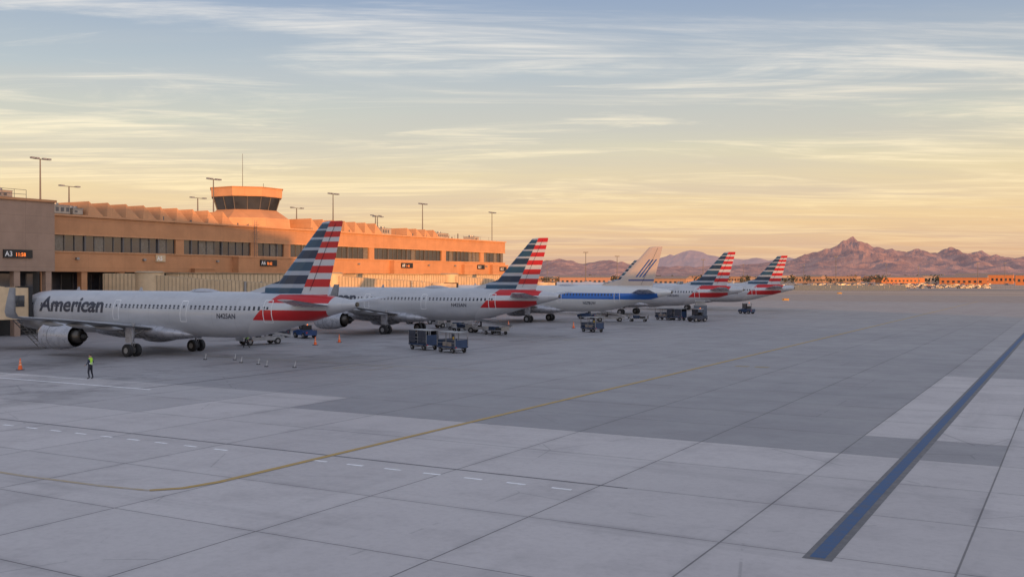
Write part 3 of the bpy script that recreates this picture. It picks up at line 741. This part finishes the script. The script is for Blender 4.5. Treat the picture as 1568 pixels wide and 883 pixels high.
def belt_loader(x, y, rz):
    g = MB()
    g.box(-2.6,2.2,-.9,.9,.45,.8,0)
    g.add([(-2.6,-.9,.8),(-1.6,-.9,.8),(-1.6,-.9,1.15),(-2.6,-.9,1.05),(-2.6,-.1,.8),(-1.6,-.1,.8),(-1.6,-.1,1.15),(-2.6,-.1,1.05)],[(0,1,2,3),(4,7,6,5),(3,2,6,7),(0,3,7,4),(1,5,6,2)],0)
    for sx in (-1.8,1.4):
        for sy in (-.8,.8): wheel(g, sx, sy, .36, .25, 1, 2)
    a, b2 = Vector((3.4,.35,.7)), Vector((-3.6,.35,1.9))
    up = Vector((0,0,.22)); sd = Vector((0,.45,0))
    g.loft([[tuple(p-sd),tuple(p+sd),tuple(p+sd+up),tuple(p-sd+up)] for p in (a,b2)],0,True,False)
    g.loft([[tuple(p-sd*.8+up*1.05),tuple(p+sd*.8+up*1.05),tuple(p+sd*.8+up*1.2),tuple(p-sd*.8+up*1.2)] for p in (a,b2)],1,True,False)
    for s_ in (-.4,.4): g.cyl((-1.8,.35+s_,.8),(-1.2,.35+s_,1.5),.05,None,2,6)
    for k in range(5):
        p = a.lerp(b2,.3+.15*k); g.cyl(p+sd,p+sd+Vector((0,0,.9)),.02,None,2,5)
    g.cyl(a.lerp(b2,.3)+sd+Vector((0,0,.9)),a.lerp(b2,.9)+sd+Vector((0,0,.9)),.02,None,2,5)
    g.box(-.9,-.5,-.8,-.3,.8,1.0,1); g.box(-.55,-.5,-.8,-.3,1,1.5,1)
    obj('belt_loader', g.mesh('belt_loader', [M_ldr, M_dark, M_steel]), (x,y,0), rz)
belt_loader(-76,80.6,math.radians(70)); belt_loader(-66.5,111.5,math.radians(10)); belt_loader(-78,121,math.radians(60)); belt_loader(-66,150,math.radians(30))
def flat_dolly(x, y, rz):
    g = MB(); g.box(-1.6,1.6,-.8,.8,.45,.52,0)
    for sx in (-1.1,1.1):
        for sy in (-.6,.6): wheel(g, sx, sy, .22, .14, 1, 0)
    for k in range(9): g.cyl((-1.4+k*.35,-.7,.56),(-1.4+k*.35,.7,.56),.05,None,2,8)
    g.cyl((-1.6,0,.4),(-2.5,0,.25),.035,None,0,6)
    for sx in (-1.55,1.55): g.box(sx-.03,sx+.03,-.75,.75,.52,1.0,0)
    g.box(-.8,.2,-.5,.4,.6,1.0,3); g.box(.3,1.1,-.4,.5,.6,.85,1)
    obj('baggage_dolly', g.mesh('baggage_dolly', [M_steel, M_dark, M_alu, M_blue]), (x,y,0), rz)
flat_dolly(-70.5,112.5,.1); flat_dolly(-73.5,116,.2); flat_dolly(-63.5,108.8,-.2); flat_dolly(-62,152,.2)
def service_truck(x, y, rz, col):
    g = MB(); g.box(-2.4,2.6,-1.0,1.0,.55,.75,1); g.box(-.9,2.6,-1.05,1.05,.75,2.5,0); g.box(-.95,2.65,-1.08,1.08,2.5,2.6,2)
    g.add([(-2.5,-.95,.75),(-1,-.95,.75),(-1,-.95,2.1),(-1.9,-.95,2.1),(-2.5,-.95,1.35),(-2.5,.95,.75),(-1,.95,.75),(-1,.95,2.1),(-1.9,.95,2.1),(-2.5,.95,1.35)],
          [(0,1,2,3,4),(5,9,8,7,6),(4,3,8,9),(3,2,7,8),(0,4,9,5)],0)
    g.quad((-2.42,-.85,1.42),(-2.42,.85,1.42),(-1.98,.85,2.02),(-1.98,-.85,2.02),3)
    g.box(-1.9,-1.2,-.97,-.94,1.35,1.95,3)
    for sx in (-1.8,1.6):
        for sy in (-.85,.85): wheel(g, sx, sy, .4, .28, 1, 2)
    g.box(-1.8,2.4,-.9,.9,3.2,3.3,2)
    for sx in (-.5,2.2): g.box(sx-.05,sx+.05,-.8,.8,2.6,3.2,2)
    obj('service_truck', g.mesh('service_truck', [col, M_dark, M_steel, M_glass]), (x,y,0), rz)
M_trk = mat('truck_blue_grey', (.10,.12,.16), .4)
service_truck(-55.0,162,math.radians(-70),M_trk); service_truck(-104,58,math.radians(10),M_white); service_truck(-88,128,math.radians(20),M_trk)
M_cband = mat('cone_band', (.8,.35,.2), .5)
def cone(x, y):
    g = MB(); g.box(-.22,.22,-.22,.22,0,.04,2)
    g.cyl((0,0,.04),(0,0,.35),.17,.12,0,14); g.cyl((0,0,.35),(0,0,.5),.122,.095,1,14); g.cyl((0,0,.5),(0,0,.6),.093,.075,0,14); g.cyl((0,0,.6),(0,0,.7),.077,.06,1,14); g.cyl((0,0,.7),(0,0,.9),.058,.03,0,14)
    obj('traffic_cone', g.mesh('traffic_cone', [M_orange, M_cband, M_dark]), (x,y,0))
for p in ((-71.1,49),(-70.1,82.3),(-70.7,87),(-72,127),(-92,50.5),(-62,128),(-61,168)): cone(*p)
g = MB()
for i, (x, y) in enumerate(((-66,63),(-63.5,64),(-61,62.2),(-58.5,61.6),(-56.5,60.4),(-54,60.9))):
    g.cyl((x,y,0),(x+.12,y,.5),.03,None,1,5); g.box(x-.15,x+.15,y-.08,y+.08,0,.05,0)
obj('hose_hooks', g.mesh('hose_hooks', [M_dark, M_white]))
# ------------------------------------------------------------------ people
M_skin = mat('skin', (.45,.26,.18), .5); M_vest = mat('hi_vis_vest', (.42,.75,.05), .7, emis=(.4,.8,.05), es=.05)
M_pants = mat('navy_trousers', (.02,.022,.035), .8); M_shirt = mat('navy_shirt', (.04,.05,.09), .8); M_boot = mat('boots', (.012,.012,.012), .6); M_hair = mat('hair', (.02,.015,.012), .7)
def person(name, J, x, y, rz):
    B = [('pelvis','spine','V'),('spine','chest','V'),('chest','neck','V'),('neck','chin','S'),('chin','skull','S'),('skull','crown','H'),('chin','nose','S')]
    for s_ in 'LR':
        B += [('pelvis','hip'+s_,'P'),('hip'+s_,'knee'+s_,'P'),('knee'+s_,'ankle'+s_,'P'),('ankle'+s_,'toe'+s_,'B'),
              ('chest','sh'+s_,'V'),('sh'+s_,'el'+s_,'T'),('el'+s_,'wr'+s_,'T'),('wr'+s_,'palm'+s_,'S')]
        wr, pm = Vector(J['wr'+s_][0]), Vector(J['palm'+s_][0]); d = (pm-wr).normalized(); a = d.cross(Vector((0,0,1)))
        a = a.normalized() if a.length > .1 else Vector((1,0,0)); b2 = d.cross(a)
        for k, ln in enumerate((.065,.078,.072,.055)):
            o = a*(-.03+.02*k); J['f%d%s' % (k,s_)] = (pm+o+d*.02, .009); J['g%d%s' % (k,s_)] = (pm+o+d*(.02+ln*.55)+b2*.006, .008); J['h%d%s' % (k,s_)] = (pm+o+d*(.02+ln)+b2*.03, .007)
            B += [('palm'+s_,'f%d%s' % (k,s_),'S'),('f%d%s' % (k,s_),'g%d%s' % (k,s_),'S'),('g%d%s' % (k,s_),'h%d%s' % (k,s_),'S')]
        J['t0'+s_] = (wr.lerp(pm,.5)-a*.035+b2*.02, .01); J['t1'+s_] = (pm-a*.045+b2*.04, .009); B += [('wr'+s_,'t0'+s_,'S'),('t0'+s_,'t1'+s_,'S')]
    names = list(J); idx = {n: i for i, n in enumerate(names)}
    me = bpy.data.meshes.new(name); me.from_pydata([tuple(J[n][0]) for n in names], [(idx[a], idx[b2]) for a, b2, _ in B], [])
    o = bpy.data.objects.new(name, me); sc.collection.objects.link(o)
    md = o.modifiers.new('s', 'SKIN'); sv = me.skin_vertices[0].data
    for n in names: r = J[n][1]; sv[idx[n]].radius = (r, r)
    for v in sv: v.use_root = False
    sv[0].use_root = True
    sd = o.modifiers.new('d', 'SUBSURF'); sd.levels = 1; sd.render_levels = 1
    dg = bpy.context.evaluated_depsgraph_get(); dg.update()
    m2 = bpy.data.meshes.new_from_object(o.evaluated_get(dg)); o.modifiers.clear(); o.data = m2
    ms = {'V':0,'S':1,'P':2,'T':3,'B':4,'H':5}; m2.materials.clear()
    for q in (M_vest, M_skin, M_pants, M_shirt, M_boot, M_hair, M_refl): m2.materials.append(q)
    segs = [(Vector(J[a][0]), Vector(J[b2][0]), ms[k]) for a, b2, k in B]
    for p in m2.polygons:
        c = p.center; best = 9; bi = 0
        for a, b2, k in segs:
            ab = b2-a; f = max(0, min(1, (c-a).dot(ab)/max(ab.length_squared,1e-9))); dd = (c-(a+ab*f)).length
            if dd < best: best = dd; bi = k
        if bi == 0 and abs(c.z-1.12) < .025: bi = 6
        p.material_index = bi; p.use_smooth = True
    o.location = (x,y,0); o.rotation_euler = (0,0,rz); return o
V = Vector
J1 = {'pelvis':(V((0,0,.95)),.13),'spine':(V((.01,0,1.13)),.13),'chest':(V((.0,0,1.36)),.15),'neck':(V((.0,0,1.5)),.055),'chin':(V((.02,0,1.58)),.07),'skull':(V((0,0,1.68)),.092),'crown':(V((-.02,0,1.74)),.07),'nose':(V((.1,0,1.63)),.02),
 'hipL':(V((0,.1,.9)),.1),'kneeL':(V((.08,.12,.5)),.068),'ankleL':(V((.0,.13,.1)),.045),'toeL':(V((.17,.15,.04)),.04),
 'hipR':(V((0,-.1,.9)),.1),'kneeR':(V((-.02,-.12,.5)),.068),'ankleR':(V((-.12,-.13,.1)),.045),'toeR':(V((.04,-.15,.04)),.04),
 'shL':(V((0,.2,1.41)),.065),'elL':(V((.02,.28,1.14)),.045),'wrL':(V((.2,.22,1.0)),.03),'palmL':(V((.27,.2,.98)),.03),
 'shR':(V((0,-.2,1.41)),.065),'elR':(V((-.06,-.28,1.13)),.045),'wrR':(V((.16,-.26,1.16)),.03),'palmR':(V((.22,-.23,1.22)),.03)}
person('ramp_worker', J1, -60.4, 47, math.radians(200))
J2 = {'pelvis':(V((0,0,.88)),.13),'spine':(V((.12,0,1.03)),.13),'chest':(V((.30,0,1.17)),.15),'neck':(V((.42,0,1.25)),.055),'chin':(V((.49,0,1.27)),.07),'skull':(V((.55,0,1.34)),.092),'crown':(V((.56,0,1.4)),.07),'nose':(V((.6,0,1.26)),.02),
 'hipL':(V((0,.1,.84)),.1),'kneeL':(V((.24,.13,.5)),.068),'ankleL':(V((.2,.15,.1)),.045),'toeL':(V((.37,.16,.04)),.04),
 'hipR':(V((0,-.1,.84)),.1),'kneeR':(V((-.02,-.12,.46)),.068),'ankleR':(V((-.3,-.13,.12)),.045),'toeR':(V((-.15,-.15,.04)),.04),
 'shL':(V((.3,.2,1.2)),.065),'elL':(V((.42,.26,.96)),.045),'wrL':(V((.58,.2,.8)),.03),'palmL':(V((.62,.19,.73)),.03),
 'shR':(V((.3,-.2,1.2)),.065),'elR':(V((.3,-.28,.93)),.045),'wrR':(V((.48,-.22,.78)),.03),'palmR':(V((.53,-.2,.71)),.03)}
person('ramp_worker', J2, -73.7, 75.9, math.radians(0))
# ------------------------------------------------------------------ unseen terminal blocks, placed and sized to cast the evening shadow
g = MB()
def wing(x0, x1, y0, y1, h):
    g.box(x0,x1,y0,y1,0,h-.8,0); g.box(x0-.3,x1+.3,y0-.3,y1+.3,h-.8,h,1)
    z = 4
    while z < h-3:
        y = y0+2
        while y < y1-5: g.box(x0-.06,x0-.01,y,y+4.4,z,z+1.8,2); y += 6
        z += 4.2
wing(40,90,-170,1.8,29); wing(40,75,2.2,150,14.9)
obj('terminal_shadow_blocks', g.mesh('terminal_shadow_blocks', [M_stucco, M_stucco2, M_glass]))
# ------------------------------------------------------------------ mountains
def rock(name, c0, c1, haze, es):
    m, t, b = newmat(name)
    tc = t.n('ShaderNodeTexCoord').outputs['Object']
    n = t.noise(tc, .01, 9, .65)
    t.lk(t.mix(t.sm(n, .35, .65), c0, c1), b.inputs['Base Color']); b.inputs['Roughness'].default_value = .95
    b.inputs['Specular IOR Level'].default_value = .1
    b.inputs['Emission Color'].default_value = (*haze, 1); b.inputs['Emission Strength'].default_value = es  # distance haze painted in as a faint glow of the rock
    bp = t.n('ShaderNodeBump'); bp.inputs['Strength'].default_value = .9; bp.inputs['Distance'].default_value = 14
    t.put(bp.inputs['Height'], n); t.lk(bp.outputs[0], b.inputs['Normal'])
    return m
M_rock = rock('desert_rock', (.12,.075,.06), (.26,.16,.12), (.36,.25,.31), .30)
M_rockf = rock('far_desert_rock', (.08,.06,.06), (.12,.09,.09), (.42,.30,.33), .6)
PR = [(-4000,40),(-1500,55),(-74,62),(100,85),(218,112),(316,120),(432,90),(569,116),(686,92),(842,76),(1231,74),(1426,90),(1582,106),(1679,120),(1777,148),(1874,182),(1952,208),(2030,248),(2108,208),
      (2186,190),(2264,174),(2341,160),(2419,178),(2517,154),(2614,186),(2712,150),(2790,164),(2867,142),(2965,130),(3054,138),(3764,100),(4738,60),(6500,30)]
def prof(X):
    for a, b2 in zip(PR, PR[1:]):
        if a[0] <= X <= b2[0]: return a[1]+(b2[1]-a[1])*(X-a[0])/(b2[0]-a[0])
    return 30
def rangemesh(name, scale, Zc, Wd, seed, amp, x0, x1, dx, nd, mt, hk=1., shift=0):
    vs = []; fs = []; nx = int((x1-x0)/dx)
    for i in range(nx+1):
        X = x0+i*dx
        for j in range(nd+1):
            f = j/nd*2-1; Z = Zc+f*Wd
            p = V((X*.0032+seed, Z*.0032, seed*.7))
            r = 1-abs(noise.noise(p)*2.0); r2 = 1-abs(noise.noise(p*2.3)*2); r3 = noise.noise(p*6); r4 = noise.noise(p*14)
            base = max(0., 1-abs(f)**1.0)
            h = prof((X+shift)/scale)*scale*hk*(base*(1 + amp*.14*r3*base + .04*r4) - amp*(1-base)*base*1.7*(1-r*.7-.3*r2))
            w_ = C(X, Z); vs.append((w_[0], w_[1], max(h, 0)-1.5))
    for i in range(nx):
        for j in range(nd):
            a = i*(nd+1)+j; fs.append((a, a+nd+1, a+nd+2, a+1))
    me = bpy.data.meshes.new(name); me.from_pydata(vs, [], fs); me.materials.append(mt); me.update()
    obj(name, me)
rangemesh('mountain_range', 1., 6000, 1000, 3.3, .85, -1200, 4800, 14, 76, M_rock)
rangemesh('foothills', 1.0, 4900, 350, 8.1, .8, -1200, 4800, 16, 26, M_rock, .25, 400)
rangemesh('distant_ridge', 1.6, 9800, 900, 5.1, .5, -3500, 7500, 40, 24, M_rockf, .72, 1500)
# ------------------------------------------------------------------ far airfield: trees, buildings, cars, lamps
M_leaf = mat('foliage_dusty', (.065,.065,.04), .9, 0, .4, .3); M_bark = mat('bark', (.12,.08,.06), .9)
M_leaf2 = mat('foliage_dark', (.04,.042,.03), .9, 0, .4, .3)
g = MB()
for k in range(360):
    Z = random.uniform(1150,2100); r_ = random.uniform(-.03,.6); X = r_*Z
    cx, cy = C(X, Z); h = random.uniform(4,11); rr = h*random.uniform(.45,.8)
    g.cyl((cx,cy,0),(cx,cy,h*.5),.3,.15,1,5,False)
    for q in range(34):
        v = V((random.gauss(0,.5),random.gauss(0,.5),random.gauss(0,.42)))
        if v.length > 1.15: v = v.normalized()*1.1
        c_ = V((cx,cy,h*.66))+V((v.x*rr,v.y*rr,v.z*h*.42)); s_ = random.uniform(.5,1.1)*h*.13
        u_ = V((random.uniform(-1,1),random.uniform(-1,1),random.uniform(-1,1))).normalized(); w_ = u_.orthogonal().normalized()
        g.quad(c_-u_*s_-w_*s_*.6, c_+u_*s_-w_*s_*.7, c_+u_*s_*.9+w_*s_, c_-u_*s_*.8+w_*s_*.8, 0 if random.random() < .6 else 2)
obj('distant_trees', g.mesh('distant_trees', [M_leaf, M_bark, M_leaf2]))
far_m = [mat('far_wall_tan',(.36,.22,.14),.8), mat('far_wall_pink',(.33,.18,.13),.8), mat('far_wall_cream',(.40,.30,.23),.8), mat('far_wall_orange',(.46,.17,.06),.8)]
M_froof = mat('far_roof', (.24,.18,.15), .8)
def block(g, X, Z, a, b2, h, mi, gable=False):
    cx, cy = C(X, Z); g.M = Matrix.Translation((cx,cy,0)) @ Matrix.Rotation(random.choice((0,.0,.5)),4,'Z')
    g.box(-a/2,a/2,-b2/2,b2/2,0,h,mi); g.box(-a/2-.3,a/2+.3,-b2/2-.3,b2/2+.3,h,h+.4,4)
    k = -a/2+2
    while k < a/2-3: g.box(k,k+2.2,-b2/2-.06,-b2/2-.01,h*.35,h*.65,5); k += 4.5
    k = -b2/2+2
    while k < b2/2-3: g.box(a/2+.01,a/2+.06,k,k+2.2,h*.35,h*.65,5); k += 4.5
    if gable:
        g.add([(-a/2,-b2/2,h+.4),(a/2,-b2/2,h+.4),(a/2,b2/2,h+.4),(-a/2,b2/2,h+.4),(-a/2,0,h+2.5),(a/2,0,h+2.5)],[(0,1,5,4),(3,4,5,2),(0,4,3),(1,2,5)],4)
    g.M = Matrix.Identity(4)
g = MB()
for k in range(170):
    Z = random.uniform(1300,2600); block(g, Z*random.uniform(-.02,.6), Z, random.uniform(12,45), random.uniform(12,30), random.uniform(4,10), random.choice((0,0,1,2,3)), random.random() < .3)
obj('distant_city_buildings', g.mesh('distant_city_buildings', far_m+[M_froof, M_glass]))
for nm, X, Z, a, b2, h, mi in (('hangar',418,930,40,22,7,3),('cargo_building',500,960,34,20,9,3),('fire_station',140,900,40,20,6,0),('hangar',72,1000,50,20,7,1),('cargo_building',540,1150,60,20,10,3),('cargo_building',455,1180,50,20,7,3)):
    g = MB(); block(g, X, Z, a, b2, h, mi, True); obj(nm, g.mesh(nm, far_m+[M_froof, M_glass]))
cols = [mat('car_paint_%d' % i, c_, .35) for i, c_ in enumerate(((.34,.33,.33),(.03,.03,.035),(.18,.18,.19),(.28,.03,.03),(.04,.07,.18),(.33,.27,.21)))]
g = MB()
def car(X, Z, rz, mi, k=1.):
    cx, cy = C(X, Z); g.M = Matrix.Translation((cx,cy,0)) @ Matrix.Rotation(rz,4,'Z') @ Matrix.Scale(k,4)
    pr = [(-2.2,.35),(-2.2,.85),(-1.3,.98),(-.7,1.45),(.8,1.48),(1.5,1.0),(2.2,.9),(2.25,.35)]
    g.add([(x,-.85,z) for x, z in pr]+[(x,.85,z) for x, z in pr], [tuple(range(8)),tuple(range(15,7,-1))]+[(i,i+8,(i+1)%8+8,(i+1)%8) for i in range(8)], mi)
    for s_ in (-1,1): g.add([(-1.15,s_*.86,1.0),(1.35,s_*.86,1.0),(.75,s_*.86,1.4),(-.7,s_*.86,1.38)],[(0,1,2,3)],7)
    g.quad((-1.32,-.7,1.0),(-1.32,.7,1.0),(-.74,.7,1.42),(-.74,-.7,1.42),7)
    for sx in (-1.35,1.4):
        for sy in (-.8,.8): g.cyl((sx,sy-.1,.33),(sx,sy+.1,.33),.33,None,6,8)
    g.M = Matrix.Identity(4)
for row in range(8):
    Z = 660+row*56
    X = Z*.30
    while X < Z*.475:
        if random.random() < .85: car(X, Z+random.uniform(-1,1), YAW+random.choice((0,.1,math.pi/2)), random.choice((0,0,0,1,2,2,3,4,5)), random.uniform(1.0,1.3))
        X += random.uniform(4.6,7)
for k in range(50): Z = random.uniform(620,1150); car(Z*random.uniform(.0,.5), Z, random.uniform(0,3), random.choice((0,0,1,2,5)), 1.2)
obj('distant_parked_cars', g.mesh('distant_parked_cars', cols+[M_dark, M_glass]))
for px_, Z, h in ((.0733,480,19),(.1045,520,18),(.190,560,17),(.322,620,20),(.29,900,18),(.404,900,17),(.463,760,18),(.372,1000,20),(.135,900,20),(.23,1000,20),(.035,700,19),(.49,900,20)):
    g = MB(); g.cyl((0,0,0),(0,0,h),.22,.14,0,6); g.box(-1.2,1.2,-.3,.3,h,h+.35,0)
    cx, cy = C(px_*Z, Z); obj('airfield_light_mast', g.mesh('airfield_light_mast', [M_pole]), (cx,cy,0), YAW)
M_tsign = mat('taxi_sign_amber', (.42,.22,.03), .6)
for X, Z in ((83,305),(140,430)):
    g = MB(); g.box(-1.0,1.0,-.12,.12,.25,.8,0)
    for s_ in (-.7,.7): g.cyl((s_,0,0),(s_,0,.25),.05,None,1,6)
    g.box(-.95,-.4,-.13,-.125,.3,.75,2); g.box(-.2,.8,-.13,-.125,.5,.62,2)
    cx, cy = C(X,Z); obj('taxiway_sign', g.mesh('taxiway_sign', [M_tsign, M_steel, M_black]), (cx,cy,0), YAW)
g = MB()
for k in range(260):
    X = 20+k*3; a = C(X,640); g.box(a[0]-.04,a[0]+.04,a[1]-.04,a[1]+.04,0,2.2,0)
    b_ = C(X+3,640)
    for z in (.3,1.2,2.1): g.cyl((a[0],a[1],z),(b_[0],b_[1],z),.04,None,0,4,False)
obj('perimeter_fence', g.mesh('perimeter_fence', [M_pole]))
g = MB()
for k in range(24):
    X = 148+k*3; a = C(X,560); b_ = C(X+2.9,560); c_ = C(X+2.9,562.5); d_ = C(X,562.5)
    g.quad((*a,0),(*b_,0),(*c_,3),(*d_,3),0); g.cyl((*d_,3),(*C(X,565),0),.08,None,1,4)
obj('blast_fence', g.mesh('blast_fence', [mat('blast_fence_green',(.13,.14,.13),.6), M_steel]))
# ------------------------------------------------------------------ camera
cd = bpy.data.cameras.new('camera'); cam = bpy.data.objects.new('camera', cd); sc.collection.objects.link(cam)
cd.sensor_width = 36; cd.lens = 35.36; cd.clip_end = 40000; cd.clip_start = .1
cam.location = (0,0,7.1); cam.rotation_euler = (math.radians(90-.61), 0, YAW)
sc.camera = cam
sc.view_settings.view_transform = 'Standard'; sc.view_settings.look = 'None'; sc.view_settings.exposure = 0
